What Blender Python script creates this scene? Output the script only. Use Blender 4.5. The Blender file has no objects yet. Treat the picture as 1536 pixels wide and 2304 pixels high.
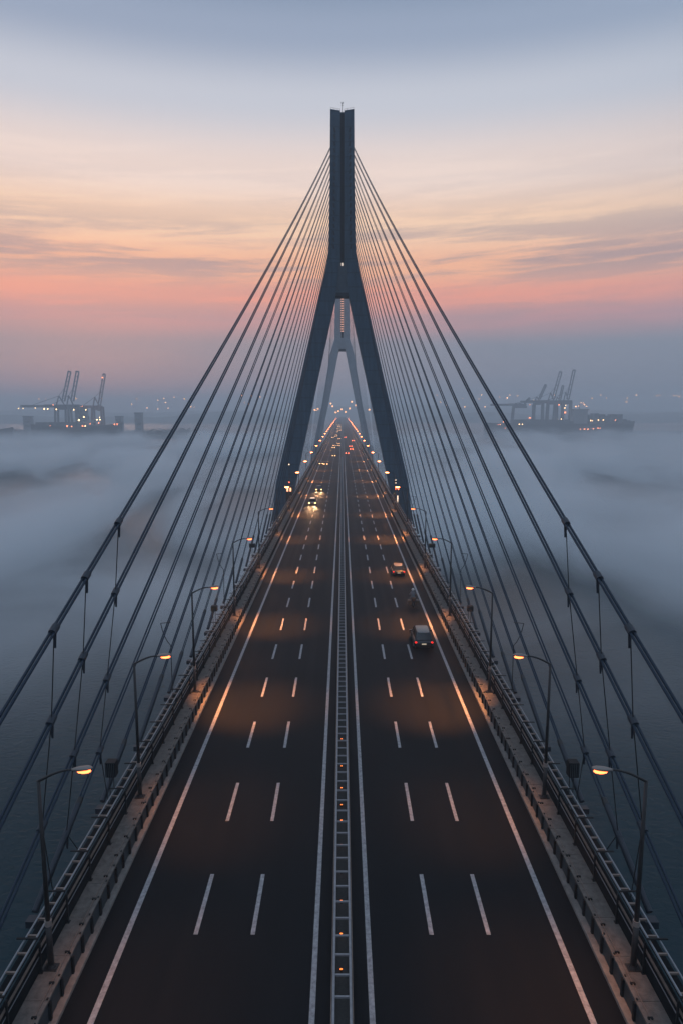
import bpy, math, random
from mathutils import Vector, Matrix
random.seed(7)
sc = bpy.context.scene
col = sc.collection
PI = math.pi

# ---------------------------------------------------------------- survey of the place (camera 30 m over the deck, deck z=0)
F, TH, CAMZ = 1538.0, math.radians(8.505), 30.0
CT, ST = math.cos(TH), math.sin(TH)

def z_at(py, D):            # height of the sight line of row py at distance D
    return CAMZ + D*math.tan(math.atan((1152-py)/F)-TH)
def half(px, py, D):        # metres for px pixels of width at row py, distance D
    return px*(D*CT-(z_at(py, D)-CAMZ)*ST)/F
def on_plane(px, py, z=0.0):
    t = math.tan(TH+math.atan((py-1152)/F))
    D = (CAMZ-z)/t
    return (px-769.5)*(D*CT+(CAMZ-z)*ST)/F, D
def at_dist(px, py, D):
    z = z_at(py, D)
    return (px-769.5)*(D*CT-(z-CAMZ)*ST)/F, z

ORD = ['first','second','third','fourth','fifth','sixth','seventh','eighth','ninth','tenth','eleventh','twelfth','thirteenth',
       'fourteenth','fifteenth','sixteenth','seventeenth','eighteenth','nineteenth']
def ordinal(i):             # 1-based
    if i <= 19: return ORD[i-1]
    tens = {2:'twenty',3:'thirty',4:'forty'}[i//10]
    if i % 10 == 0: return {2:'twentieth',3:'thirtieth',4:'fortieth'}[i//10]
    return tens+'-'+ORD[i%10-1]

# ---------------------------------------------------------------- mesh collecting
class MB:
    def __init__(s): s.v=[]; s.f=[]
    def add(s, vs, fs):
        n=len(s.v); s.v += [tuple(v) for v in vs]; s.f += [tuple(i+n for i in f) for f in fs]; return s
    def box(s, x0,x1,y0,y1,z0,z1):
        return s.add([(x0,y0,z0),(x1,y0,z0),(x1,y1,z0),(x0,y1,z0),(x0,y0,z1),(x1,y0,z1),(x1,y1,z1),(x0,y1,z1)],
            [(0,3,2,1),(4,5,6,7),(0,1,5,4),(1,2,6,5),(2,3,7,6),(3,0,4,7)])
    def cbox(s, c, d): return s.box(c[0]-d[0]/2,c[0]+d[0]/2,c[1]-d[1]/2,c[1]+d[1]/2,c[2]-d[2]/2,c[2]+d[2]/2)
    def bar(s, a, b, w, h=None):       # rectangular bar between two points
        h = h or w; a=Vector(a); b=Vector(b); d=(b-a).normalized()
        up = Vector((0,0,1)) if abs(d.z)<.95 else Vector((0,1,0))
        sx=d.cross(up).normalized()*w/2; sy=sx.cross(d).normalized()*h/2
        P=[a-sx-sy,a+sx-sy,a+sx+sy,a-sx+sy,b-sx-sy,b+sx-sy,b+sx+sy,b-sx+sy]
        return s.add(P,[(0,3,2,1),(4,5,6,7),(0,1,5,4),(1,2,6,5),(2,3,7,6),(3,0,4,7)])
    def tube(s, pts, r, n=8, cap=True):
        pts=[Vector(p) for p in pts]; rs = r if isinstance(r,(list,tuple)) else [r]*len(pts)
        rings=[]; ref=None
        for i,p in enumerate(pts):
            d=(pts[min(i+1,len(pts)-1)]-pts[max(i-1,0)]).normalized()
            if ref is None: ref = Vector((1,0,0)) if abs(d.x)<.8 else Vector((0,1,0))
            sx=(ref-d*ref.dot(d)).normalized(); ref=sx; sy=d.cross(sx)
            rings.append([p+(sx*math.cos(2*PI*k/n)+sy*math.sin(2*PI*k/n))*rs[i] for k in range(n)])
        vs=[v for r_ in rings for v in r_]; fs=[]
        for i in range(len(pts)-1):
            for k in range(n):
                a=i*n+k; b=i*n+(k+1)%n; fs.append((a,b,b+n,a+n))
        if cap: fs.append(tuple(range(n-1,-1,-1))); fs.append(tuple(range((len(pts)-1)*n,len(pts)*n)))
        return s.add(vs,fs)
    def loft(s, sections):             # sections: equal-length closed rings
        n=len(sections[0]); vs=[v for r_ in sections for v in r_]; fs=[]
        for i in range(len(sections)-1):
            for k in range(n):
                a=i*n+k; b=i*n+(k+1)%n; fs.append((a,b,b+n,a+n))
        fs.append(tuple(range(n-1,-1,-1))); fs.append(tuple(range((len(sections)-1)*n,len(sections)*n)))
        return s.add(vs,fs)
    def ball(s, c, r, nu=10, nv=7, sc_=(1,1,1)):
        vs=[];fs=[]
        for j in range(nv+1):
            t=PI*j/nv
            for i in range(nu):
                p=2*PI*i/nu; vs.append((c[0]+r*sc_[0]*math.sin(t)*math.cos(p),c[1]+r*sc_[1]*math.sin(t)*math.sin(p),c[2]+r*sc_[2]*math.cos(t)))
        for j in range(nv):
            for i in range(nu):
                a=j*nu+i;b=j*nu+(i+1)%nu; fs.append((a,a+nu,b+nu,b))
        return s.add(vs,fs)
    def build(s, name, m, parent=None, smooth=False, bevel=0):
        me=bpy.data.meshes.new(name); me.from_pydata(s.v,[],s.f); me.materials.append(m)
        if smooth:
            for p in me.polygons: p.use_smooth=True
        me.update()
        o=bpy.data.objects.new(name,me); col.objects.link(o); o.parent=parent
        if bevel:
            b=o.modifiers.new('bevel','BEVEL'); b.width=bevel; b.segments=2; b.limit_method='ANGLE'
        return o

def tag(o,label=None,cat=None,group=None,kind=None):
    if label: o['label']=label
    if cat: o['category']=cat
    if group: o['group']=group
    if kind: o['kind']=kind
    return o
def empty(name,loc=(0,0,0),rz=0,**k):
    o=bpy.data.objects.new(name,None); col.objects.link(o); o.location=loc; o.rotation_euler=(0,0,rz); o.empty_display_size=.3
    tag(o,**k); return o
def copy_tree(o,parent=None):
    c=o.copy(); col.objects.link(c); c.parent=parent
    for ch in list(o.children): copy_tree(ch,c)
    return c

# ---------------------------------------------------------------- materials
def mat(name, rgb, rough=.6, metal=0, noise=0, nscale=3, bump=0, bscale=20, stretch=(1,1,1), spec=.5, coat=0, coords='Object'):
    m=bpy.data.materials.new(name); m.use_nodes=True; nt=m.node_tree; b=nt.nodes['Principled BSDF']
    b.inputs['Base Color'].default_value=(*rgb,1); b.inputs['Roughness'].default_value=rough; b.inputs['Metallic'].default_value=metal
    b.inputs['Specular IOR Level'].default_value=spec; b.inputs['Coat Weight'].default_value=coat
    if noise or bump:
        tc=nt.nodes.new('ShaderNodeTexCoord'); mp=nt.nodes.new('ShaderNodeMapping'); mp.inputs['Scale'].default_value=stretch
        nt.links.new(tc.outputs[coords],mp.inputs[0])
    if noise:
        n=nt.nodes.new('ShaderNodeTexNoise'); n.inputs['Scale'].default_value=nscale; n.inputs['Detail'].default_value=6
        n.inputs['Roughness'].default_value=.65
        nt.links.new(mp.outputs[0],n.inputs['Vector'])
        r=nt.nodes.new('ShaderNodeValToRGB'); r.color_ramp.elements[0].position=.3; r.color_ramp.elements[1].position=.72
        r.color_ramp.elements[0].color=(*[c*(1-noise) for c in rgb],1); r.color_ramp.elements[1].color=(*[min(1,c*(1+noise)) for c in rgb],1)
        nt.links.new(n.outputs[0],r.inputs[0]); nt.links.new(r.outputs[0],b.inputs['Base Color'])
    if bump:
        n2=nt.nodes.new('ShaderNodeTexNoise'); n2.inputs['Scale'].default_value=bscale; n2.inputs['Detail'].default_value=4
        nt.links.new(mp.outputs[0],n2.inputs['Vector'])
        bp=nt.nodes.new('ShaderNodeBump'); bp.inputs['Strength'].default_value=bump; bp.inputs['Distance'].default_value=.05
        nt.links.new(n2.outputs[0],bp.inputs['Height']); nt.links.new(bp.outputs[0],b.inputs['Normal'])
    return m
def emit(name, rgb, strength):
    m=bpy.data.materials.new(name); m.use_nodes=True; b=m.node_tree.nodes['Principled BSDF']
    b.inputs['Base Color'].default_value=(*[c*.5 for c in rgb],1)
    b.inputs['Emission Color'].default_value=(*rgb,1); b.inputs['Emission Strength'].default_value=strength
    return m

M={}
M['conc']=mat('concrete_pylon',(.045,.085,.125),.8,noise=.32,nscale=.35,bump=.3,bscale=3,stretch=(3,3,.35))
M['conc_hazed']=mat('concrete_haze_tint',(.30,.32,.35),.8,noise=.12,nscale=.35)  # distance haze put into the far pylon's base colour
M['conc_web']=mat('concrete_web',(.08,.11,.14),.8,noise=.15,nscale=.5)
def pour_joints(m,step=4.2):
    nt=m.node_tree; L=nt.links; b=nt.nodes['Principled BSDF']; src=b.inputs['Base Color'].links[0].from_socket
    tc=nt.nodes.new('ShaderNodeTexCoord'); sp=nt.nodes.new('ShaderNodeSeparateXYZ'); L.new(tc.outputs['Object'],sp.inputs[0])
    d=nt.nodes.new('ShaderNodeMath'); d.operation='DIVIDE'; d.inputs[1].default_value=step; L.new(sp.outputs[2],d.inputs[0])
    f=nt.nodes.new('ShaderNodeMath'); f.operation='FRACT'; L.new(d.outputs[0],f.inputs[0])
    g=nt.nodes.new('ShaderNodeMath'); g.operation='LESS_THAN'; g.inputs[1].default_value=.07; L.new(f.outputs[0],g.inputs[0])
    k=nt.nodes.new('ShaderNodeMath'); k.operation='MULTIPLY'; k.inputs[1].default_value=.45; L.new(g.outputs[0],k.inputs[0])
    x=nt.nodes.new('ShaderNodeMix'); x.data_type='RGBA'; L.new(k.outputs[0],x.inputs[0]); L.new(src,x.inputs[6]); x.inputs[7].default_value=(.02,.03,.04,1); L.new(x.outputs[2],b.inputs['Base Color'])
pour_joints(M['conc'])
M['groove']=mat('dark_recess',(.03,.035,.045),.8)  # shade of groove and slots put into the colour; lintel shares it
M['coping']=mat('coping_concrete',(.14,.125,.11),.8,noise=.4,nscale=2.2,bump=.4,bscale=14)
M['kerb']=mat('kerb_concrete',(.20,.185,.17),.8,noise=.3,nscale=2.5)
M['panel']=mat('parapet_steel',(.035,.05,.058),.55,noise=.3,nscale=1.5,metal=.2)
M['black']=mat('black_steel',(.008,.009,.010),.6,spec=.2)
M['fence']=mat('fence_panel',(.005,.007,.009),.9,noise=.4,nscale=2,spec=.1)
M['rail']=mat('galvanised_rail',(.26,.28,.30),.42,metal=.6,noise=.15,nscale=5)
M['rail2']=mat('weathered_rail',(.22,.17,.14),.5,metal=.3,noise=.3,nscale=3)
M['median']=mat('median_rail',(.24,.24,.25),.55,noise=.2,nscale=3)
M['grate']=mat('median_grate',(.045,.043,.04),.8,noise=.3,nscale=8)
M['cable']=mat('cable_sheath',(.008,.022,.042),.5,spec=.3)
M['socket']=mat('cable_socket',(.012,.02,.032),.5)
M['collar']=mat('collar_metal',(.35,.30,.27),.45,metal=.4)
M['pole']=mat('lamp_pole',(.028,.027,.027),.45,metal=.3,noise=.2,nscale=2)
M['head']=mat('lamp_head',(.25,.22,.20),.35,metal=.5)
M['line']=mat('road_paint',(.30,.298,.305),.65,noise=.45,nscale=3.5)
M['lamp']=emit('sodium_lamp',(1,.16,.045),6.5)
M['lamp_far']=emit('sodium_lamp_far',(1,.22,.06),30)
M['marker']=emit('marker_orange',(1,.22,.04),2.2)
M['head_l']=emit('headlight',(1,.56,.20),9)
M['head_far']=emit('headlight_far',(1,.50,.22),7)
M['tail']=emit('tail_light',(1,.018,.01),2.4)
M['tail_far']=emit('tail_light_far',(1,.16,.07),9)
M['plate']=emit('lit_plate',(1,.8,.55),.45)
M['flood']=emit('flood_lamp',(1,.8,.65),.7)
M['red']=emit('red_lamp',(1,.16,.08),5)
M['white_l']=emit('white_lamp',(1,.72,.5),2.2)
M['warm_w']=emit('warm_window',(1,.42,.22),2.5)
M['port']=emit('port_lamp',(1,.62,.30),7)
M['port_r']=emit('port_lamp_red',(1,.26,.10),5.5)
M['ladder_l']=emit('ladder_lamp',(1,.50,.36),.9)
M['tyre']=mat('tyre',(.012,.012,.012),.8)
M['rim']=mat('rim',(.3,.3,.32),.35,metal=.8)
M['glass']=mat('car_glass',(.008,.011,.014),.08,spec=.8)
M['paint_grey']=mat('car_paint_grey',(.022,.026,.03),.3,metal=.5,coat=.5)
M['paint_silver']=mat('car_paint_silver',(.17,.165,.16),.35,metal=.5,coat=.4)
M['paint_blue']=mat('car_paint_dark',(.010,.014,.018),.4,metal=.1,coat=.2)
M['chrome']=mat('chrome',(.5,.5,.5),.25,metal=1)
M['crane']=mat('crane_steel',(.014,.026,.05),.7)
M['crane_r']=mat('crane_red',(.14,.035,.03),.7)
M['hull']=mat('ship_hull',(.008,.016,.028),.7,noise=.3,nscale=.1)
M['super']=mat('ship_superstructure',(.22,.22,.23),.7)
M['cont']=mat('containers',(.02,.03,.045),.7,noise=.6,nscale=.08)
M['land']=mat('land',(.03,.04,.035),.9,noise=.4,nscale=.02)
M['leaf']=mat('far_leaves',(.03,.045,.035),.9)
M['wall']=mat('far_wall',(.12,.13,.15),.8)
M['red_dull']=mat('unlit_red_lens',(.25,.02,.02),.3)
M['jacket']=mat('grey_jacket',(.12,.135,.15),.8)
M['helmet']=mat('pale_helmet',(.6,.58,.56),.4)
M['case']=mat('brown_case',(.09,.06,.045),.6)

# asphalt with wheel-track wear running along the lanes
def asphalt():
    m=bpy.data.materials.new('asphalt'); m.use_nodes=True; nt=m.node_tree; L=nt.links; b=nt.nodes['Principled BSDF']
    tc=nt.nodes.new('ShaderNodeTexCoord')
    def noi(scale,stretch,det=4):
        mp=nt.nodes.new('ShaderNodeMapping'); mp.inputs['Scale'].default_value=stretch; L.new(tc.outputs['Object'],mp.inputs[0])
        n=nt.nodes.new('ShaderNodeTexNoise'); n.inputs['Scale'].default_value=scale; n.inputs['Detail'].default_value=det; L.new(mp.outputs[0],n.inputs['Vector']); return n
    a=noi(.7,(1,.02,1),3); c=noi(25,(1,1,1),3); d=noi(.25,(1,.25,1),5)
    r=nt.nodes.new('ShaderNodeValToRGB'); r.color_ramp.elements[0].position=.35; r.color_ramp.elements[1].position=.68
    r.color_ramp.elements[0].color=(.0030,.0040,.0058,1); r.color_ramp.elements[1].color=(.0105,.0112,.0128,1)
    mx=nt.nodes.new('ShaderNodeMath'); mx.operation='MULTIPLY_ADD'; mx.inputs[1].default_value=.55
    m2=nt.nodes.new('ShaderNodeMath'); m2.operation='MULTIPLY_ADD'; m2.inputs[1].default_value=.25; L.new(c.outputs[0],m2.inputs[0])
    m3=nt.nodes.new('ShaderNodeMath'); m3.operation='MULTIPLY'; m3.inputs[1].default_value=.2; L.new(d.outputs[0],m3.inputs[0]); L.new(m3.outputs[0],m2.inputs[2])
    L.new(a.outputs[0],mx.inputs[0]); L.new(m2.outputs[0],mx.inputs[2]); L.new(mx.outputs[0],r.inputs[0]); L.new(r.outputs[0],b.inputs['Base Color'])
    rr=nt.nodes.new('ShaderNodeMapRange'); rr.inputs['To Min'].default_value=.45; rr.inputs['To Max'].default_value=.75; L.new(a.outputs[0],rr.inputs[0]); L.new(rr.outputs[0],b.inputs['Roughness'])
    bp=nt.nodes.new('ShaderNodeBump'); bp.inputs['Strength'].default_value=.25; bp.inputs['Distance'].default_value=.01; L.new(c.outputs[0],bp.inputs['Height']); L.new(bp.outputs[0],b.inputs['Normal'])
    b.inputs['Specular IOR Level'].default_value=.08
    return m
M['asphalt']=asphalt()

def water_mat():
    m=bpy.data.materials.new('water'); m.use_nodes=True; nt=m.node_tree; L=nt.links; b=nt.nodes['Principled BSDF']
    b.inputs['Specular IOR Level'].default_value=.15; b.inputs['Base Color'].default_value=(.005,.027,.036,1); b.inputs['Roughness'].default_value=.24; b.inputs['IOR'].default_value=1.33
    tc=nt.nodes.new('ShaderNodeTexCoord'); mp=nt.nodes.new('ShaderNodeMapping'); mp.inputs['Scale'].default_value=(1,1.7,1); mp.inputs['Rotation'].default_value=(0,0,.35)
    L.new(tc.outputs['Object'],mp.inputs[0])
    n=nt.nodes.new('ShaderNodeTexNoise'); n.inputs['Scale'].default_value=.55; n.inputs['Detail'].default_value=6; n.inputs['Distortion'].default_value=.6; L.new(mp.outputs[0],n.inputs['Vector'])
    bp=nt.nodes.new('ShaderNodeBump'); bp.inputs['Strength'].default_value=.35; bp.inputs['Distance'].default_value=.5; L.new(n.outputs[0],bp.inputs['Height']); L.new(bp.outputs[0],b.inputs['Normal'])
    return m
M['water']=water_mat()

# ---------------------------------------------------------------- camera
cam=bpy.data.cameras.new('camera'); co=bpy.data.objects.new('camera',cam); col.objects.link(co); sc.camera=co
cam.sensor_fit='VERTICAL'; cam.sensor_height=36; cam.sensor_width=24; cam.lens=36*F/2304; cam.clip_end=30000; cam.clip_start=.5
co.location=(0,0,CAMZ); co.rotation_euler=(PI/2-TH,0,math.radians(.056))

# ---------------------------------------------------------------- world
SKY_GAIN=1.0
def build_world():
    w=bpy.data.worlds.new('World'); sc.world=w; w.use_nodes=True; nt=w.node_tree; L=nt.links; N=nt.nodes
    bg=N['Background']; tc=N.new('ShaderNodeTexCoord'); sep=N.new('ShaderNodeSeparateXYZ'); L.new(tc.outputs['Generated'],sep.inputs[0])
    def math_(op,a=None,b=None,va=None,vb=None,clamp=False):
        n=N.new('ShaderNodeMath'); n.operation=op; n.use_clamp=clamp
        if a is not None: L.new(a,n.inputs[0])
        elif va is not None: n.inputs[0].default_value=va
        if b is not None: L.new(b,n.inputs[1])
        elif vb is not None: n.inputs[1].default_value=vb
        return n.outputs[0]
    el=math_('MULTIPLY',math_('ARCSINE',sep.outputs[2]),vb=180/PI)         # degrees
    az=math_('MULTIPLY',math_('ARCTAN2',sep.outputs[0],sep.outputs[1]),vb=180/PI)
    def srgb(c): return [((x/255+.055)/1.055)**2.4 if x/255>.04045 else x/255/12.92 for x in c]
    def ramp(stops,lo,hi):
        mr=N.new('ShaderNodeMapRange'); mr.inputs['From Min'].default_value=lo; mr.inputs['From Max'].default_value=hi; L.new(el,mr.inputs[0])
        r=N.new('ShaderNodeValToRGB'); cr=r.color_ramp
        cr.interpolation='EASE'
        while len(cr.elements)<len(stops): cr.elements.new(.5)
        for e,(d,c) in zip(cr.elements,stops):
            e.position=(d-lo)/(hi-lo); e.color=(*srgb(c),1)
        L.new(mr.outputs[0],r.inputs[0]); return r.outputs[0]
    warm=ramp([(-10,(84,98,112)),(-1,(116,130,148)),(5.0,(124,136,158)),(7.1,(192,146,154)),(8.9,(244,160,142)),(11,(252,186,152)),(14.2,(254,214,184)),
               (17.5,(244,222,212)),(22.5,(198,202,214)),(26.5,(152,166,190)),(31,(106,130,160)),(42,(158,176,202)),(90,(174,192,216))],-10,90)
    cool=ramp([(-10,(74,88,102)),(-1,(108,124,144)),(8,(138,152,172)),(20,(138,160,186)),(45,(158,176,202)),(90,(174,192,216))],-10,90)
    # azimuth: glow ahead and to the left, dusk blue behind
    ca=math_('COSINE',math_('MULTIPLY',math_('ADD',az,vb=8),vb=PI/180))
    fa=N.new('ShaderNodeMapRange'); fa.inputs['From Min'].default_value=.45; fa.inputs['From Max'].default_value=.995; fa.interpolation_type='SMOOTHSTEP'; L.new(ca,fa.inputs[0])
    mix=N.new('ShaderNodeMix'); mix.data_type='RGBA'; L.new(fa.outputs[0],mix.inputs[0]); L.new(cool,mix.inputs[6]); L.new(warm,mix.inputs[7])
    # streaky clouds
    cmb=N.new('ShaderNodeCombineXYZ'); L.new(math_('MULTIPLY',az,vb=.055),cmb.inputs[0])
    tilt=math_('MULTIPLY_ADD',el,vb=.68); tn=tilt.node; L.new(math_('MULTIPLY',az,vb=-.030),tn.inputs[2])
    L.new(tilt,cmb.inputs[1])
    cmb.inputs[2].default_value=5.2
    n=N.new('ShaderNodeTexNoise'); n.inputs['Scale'].default_value=1.0; n.inputs['Detail'].default_value=9; n.inputs['Roughness'].default_value=.64; n.inputs['Distortion'].default_value=.25; L.new(cmb.outputs[0],n.inputs['Vector'])
    cr=N.new('ShaderNodeMapRange'); cr.interpolation_type='SMOOTHSTEP'; cr.inputs['From Min'].default_value=.41; cr.inputs['From Max'].default_value=.60; L.new(n.outputs[0],cr.inputs[0])
    band=N.new('ShaderNodeValToRGB'); be=band.color_ramp; be.interpolation='EASE'
    pts=[(0,0),(5,.2),(7.2,.55),(9,.35),(11.3,1),(13.2,.7),(15.5,.22),(21,0)]
    while len(be.elements)<len(pts): be.elements.new(.5)
    for e,(d,v) in zip(be.elements,pts): e.position=d/28; e.color=(v,v,v,1)
    dm=N.new('ShaderNodeMapRange'); dm.inputs['From Max'].default_value=28; L.new(el,dm.inputs[0]); L.new(dm.outputs[0],band.inputs[0])
    cf=math_('MULTIPLY',math_('MULTIPLY',cr.outputs[0],band.outputs[0]),vb=.72)
    m2=N.new('ShaderNodeMix'); m2.data_type='RGBA'; L.new(cf,m2.inputs[0]); L.new(mix.outputs[2],m2.inputs[6]); m2.inputs[7].default_value=(*srgb((150,142,156)),1)
    # the real atmosphere adds its own faint blue on top
    sky=N.new('ShaderNodeTexSky'); sky.sky_type='NISHITA'; sky.sun_disc=False; sky.sun_elevation=math.radians(1.0); sky.sun_rotation=math.radians(-20); sky.air_density=1.2; sky.dust_density=2
    sk=N.new('ShaderNodeMix'); sk.data_type='RGBA'; sk.blend_type='ADD'; sk.inputs[0].default_value=.03; L.new(m2.outputs[2],sk.inputs[6]); L.new(sky.outputs[0],sk.inputs[7])
    L.new(sk.outputs[2],bg.inputs[0]); bg.inputs[1].default_value=SKY_GAIN
    w.cycles.sampling_method='MANUAL'; w.cycles.sample_map_resolution=1024
build_world()

# ---------------------------------------------------------------- setting: water, deck, road
WZ=-35.0
tag(MB().add([(-6000,-6000,WZ),(6000,-6000,WZ),(6000,6000,WZ),(-6000,6000,WZ)],[(0,1,2,3)]).build('water',M['water']),kind='structure')
Y0,Y1=-60.0,3000.0
deck=MB()
prof=[(-17.0,-.35),(-16.4,-1.6),(-9.5,-3.4),(9.5,-3.4),(16.4,-1.6),(17.0,-.35),(17.0,-.02),(-17.0,-.02)]
deck.loft([[(x,y,z) for x,z in prof] for y in (Y0,Y1)])
tag(deck.build('bridge_deck',M['conc_web']),'broad concrete bridge deck running straight ahead over foggy water','bridge deck')
tag(MB().add([(-14.02,Y0,0),(14.02,Y0,0),(14.02,Y1,0),(-14.02,Y1,0)],[(0,1,2,3)]).build('road',M['asphalt']),kind='structure')
mk=MB()
def sheet(x0,x1,y0,y1,z=.004):
    mk.add([(x0,y0,z),(x1,y0,z),(x1,y1,z),(x0,y1,z)],[(0,1,2,3)])
for s in (-1,1):
    for xc,w in ((1.50,.29),(12.42,.32)):
        a,b=sorted((s*(xc-w/2),s*(xc+w/2))); sheet(a,b,Y0,Y1)
    for xc in (5.15,8.45):
        a,b=sorted((s*(xc-.125),s*(xc+.125)))
        y=on_plane(500,2103)[1]-11.05*8
        while y<900: sheet(a,b,y,y+5.2); y+=11.05
tag(mk.build('road_markings',M['line']),kind='structure')

# ---------------------------------------------------------------- median barrier
tag(MB().box(-.40,.40,Y0,Y1,0,.12).build('median_floor',M['grate']),kind='structure')
med=empty('median_barrier',(0,0,0),label='long ladder-like double rail barrier down the middle of the road',cat='barrier')
for s in (-1,1):
    MB().box(*sorted((s*.36,s*.50)),Y0,Y1,.62,.80).build('rail',M['median'],med,bevel=.03)
    MB().box(*sorted((s*.52,s*.56)),Y0,Y1,.0,.70).build('side_plate',M['rail2'],med)
y=on_plane(769,2271)[1]; rung0=None; i=0; rest=MB()
while y<430:
    if i<100:
        if rung0 is None: rung0=MB().box(-.36,.36,-.045,.045,.66,.76).build('rung',M['median'],med); r=rung0
        else: r=rung0.copy(); col.objects.link(r)
        r.location=(0,y,0)
    else: rest.box(-.36,.36,y-.045,y+.045,.66,.76)
    y+=1.35; i+=1
tag(rest.build('rung',M['median'],med),kind='stuff')
mrow=[1662,1723,1772,1810,1845,1900,1960,2026,2100,2180]
ml=None
for i,py in enumerate(sorted(mrow,reverse=True)):
    D=on_plane(769,py,.3)[1]
    if ml is None:
        ml=empty('marker_light'); MB().tube([(0,0,0),(0,0,.12)],.05).build('base',M['black'],ml); MB().ball((0,0,.17),.05,8,5,(1.5,.8,.7)).build('lens',M['marker'],ml)
        o=ml
    else: o=copy_tree(ml)
    o.location=(-.05,D,.12); tag(o,'small orange marker light between the median rails, %s from the bottom'%ordinal(i+1),'marker light','orange marker lights in the median')

# ---------------------------------------------------------------- parapets and fences
def repeat(proto_fn, ys, parent, name, m, n=100):
    first=None; rest=MB()
    for i,y in enumerate(ys):
        if i<n:
            if first is None: first=proto_fn(MB(),0).build(name,m,parent); o=first
            else: o=first.copy(); col.objects.link(o)
            o.location=(0,y,0)
        else: proto_fn(rest,y)
    if len(ys)>n: tag(rest.build(name,m,parent),kind='stuff')
def frange(a,b,st):
    r=[]
    while a<b: r.append(a); a+=st
    return r
for s,side in ((-1,'oncoming side'),(1,'outgoing side')):
    def bx(mb,a,b,y0,y1,z0,z1): return mb.box(*sorted((s*a,s*b)),y0,y1,z0,z1)
    p=empty('parapet',(0,0,0),label='beige topped concrete parapet with dark posts along the %s of the road'%('left' if s<0 else 'right'),cat='parapet',group='parapets along the road edges')
    bx(MB(),14.02,14.42,Y0,Y1,-.02,.20).build('kerb',M['kerb'],p,bevel=.02)
    bx(MB(),14.42,15.52,Y0,Y1,-.02,1.22).build('wall',M['panel'],p)
    c=MB()
    yy=Y0
    while yy<Y1:
        L_=2.8 if yy<500 else 60; bx(c,14.38,15.56,yy,yy+L_-.03,1.22,1.34); yy+=L_
    c.build('coping',M['coping'],p)
    repeat(lambda mb,y: bx(mb,14.30,14.42,y-.09,y+.09,.20,1.20) and bx(mb,14.42,14.50,y-.05,y+.05,1.34,1.40), frange(24,520,1.42),p,'post',M['black'])
    MB().tube([(s*14.62,Y0,1.40),(s*14.62,520,1.40)],.022,6).build('conduit',M['rail2'],p)
    repeat(lambda mb,y: bx(mb,14.52,14.76,y-.05,y+.05,1.34,1.43), frange(24.6,200,2.0),p,'bracket',M['black'])
    f=empty('wind_fence',(0,0,0),label='tall dark panelled fence topped by twin pale rails along the %s edge of the deck'%('left' if s<0 else 'right'),cat='fence',group='fences along the deck edges')
    bx(MB(),15.60,15.66,Y0,Y1,.4,2.85).build('panel',M['fence'],f)
    MB().tube([(s*15.66,Y0,3.2),(s*15.66,Y1,3.2)],.055,8).build('top_rail',M['rail'],f)
    MB().tube([(s*16.2,Y0,3.2),(s*16.2,Y1,3.2)],.05,8).build('top_rail',M['rail'],f)
    bx(MB(),15.70,16.16,Y0,Y1,2.92,2.96).build('cable_tray',M['fence'],f)
    bx(MB(),15.50,15.595,Y0,Y1,2.55,2.63).build('lower_rail',M['rail2'],f)
    MB().tube([(s*15.54,Y0,2.2),(s*15.54,Y1,2.2)],.03,6).build('lower_rail',M['rail'],f)
    repeat(lambda mb,y: bx(mb,15.42,15.50,y-.055,y+.055,1.34,3.12) and bx(mb,15.36,15.56,y-.12,y+.12,1.34,1.37), frange(24.3,560,3.5),f,'post',M['black'])
    repeat(lambda mb,y: bx(mb,15.66,16.2,y-.045,y+.045,3.14,3.24), frange(23.4,560,1.17),f,'rung',M['rail2'])
    repeat(lambda mb,y: bx(mb,15.5,16.6,y-.05,y+.05,3.26,3.31), frange(24.3,300,3.5),f,'bracket',M['black'])
    MB().box(*sorted((s*16.30,s*17.0)),Y0,Y1,-.02,.06).build('edge_plate',M['fence'],f)

# ---------------------------------------------------------------- street lamps
def lamp_light(parent,pos,power):
    l=bpy.data.lights.new('bulb','SPOT'); l.energy=power; l.color=(1,.34,.085); l.spot_size=math.radians(66); l.spot_blend=1; l.shadow_soft_size=.35
    o=bpy.data.objects.new('bulb',l); col.objects.link(o); o.parent=parent; o.location=pos; o.rotation_euler=(0,math.radians(15),0)
    return o
def make_lamp(far=False):
    # built for the right-hand side: arm points to -x; local origin at pole foot
    r=empty('street_lamp')
    MB().box(-.34,.34,-.26,.26,0,.05).tube([(0,0,.05),(0,0,.22)],[.24,.17],10).build('base_plate',M['pole'],r)
    MB().tube([(0,0,.05),(0,0,2.55)],[.16,.14],12).build('sleeve',M['pole'],r,smooth=True)
    MB().tube([(0,0,2.45),(0,0,2.75)],.175,12).build('collar',M['collar'],r)
    MB().tube([(0,0,2.7),(0,0,6),(0,0,10.45)],[.125,.105,.085],12).build('pole',M['pole'],r,smooth=True)
    pts=[]
    for t in [i/8 for i in range(9)]: pts.append((-1.75*t,0,10.4+.62*math.sin(t*PI/2)))
    MB().tube(pts,[.075-.02*i/8 for i in range(9)],8).build('arm',M['pole'],r,smooth=True)
    sec=[]
    for t,w,h0,h1 in ((0,.07,.06,.06),(.15,.13,.09,.09),(.4,.19,.10,.13),(.75,.2,.08,.13),(.95,.13,.05,.07),(1.02,.04,.02,.02)):
        sec.append([(-1.70-1.02*t, w*math.cos(a), 11.02+.10*t+ (h1 if math.sin(a)>0 else h0)*math.sin(a)) for a in [2*PI*k/10 for k in range(10)]])
    hd=MB().loft(sec).build('lamp_head',M['head'],r,smooth=True)
    k=1.4 if far else 1.0
    MB().ball((-2.30,0,10.95),.19*k,10,6,(1.9,.95,.62)).build('lens',M['lamp_far' if far else 'lamp'],hd)
    return r
rows=[1735,1478,1323,1213,1145,1096,1063,1038,1018,1003]
Ds=[]
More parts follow.
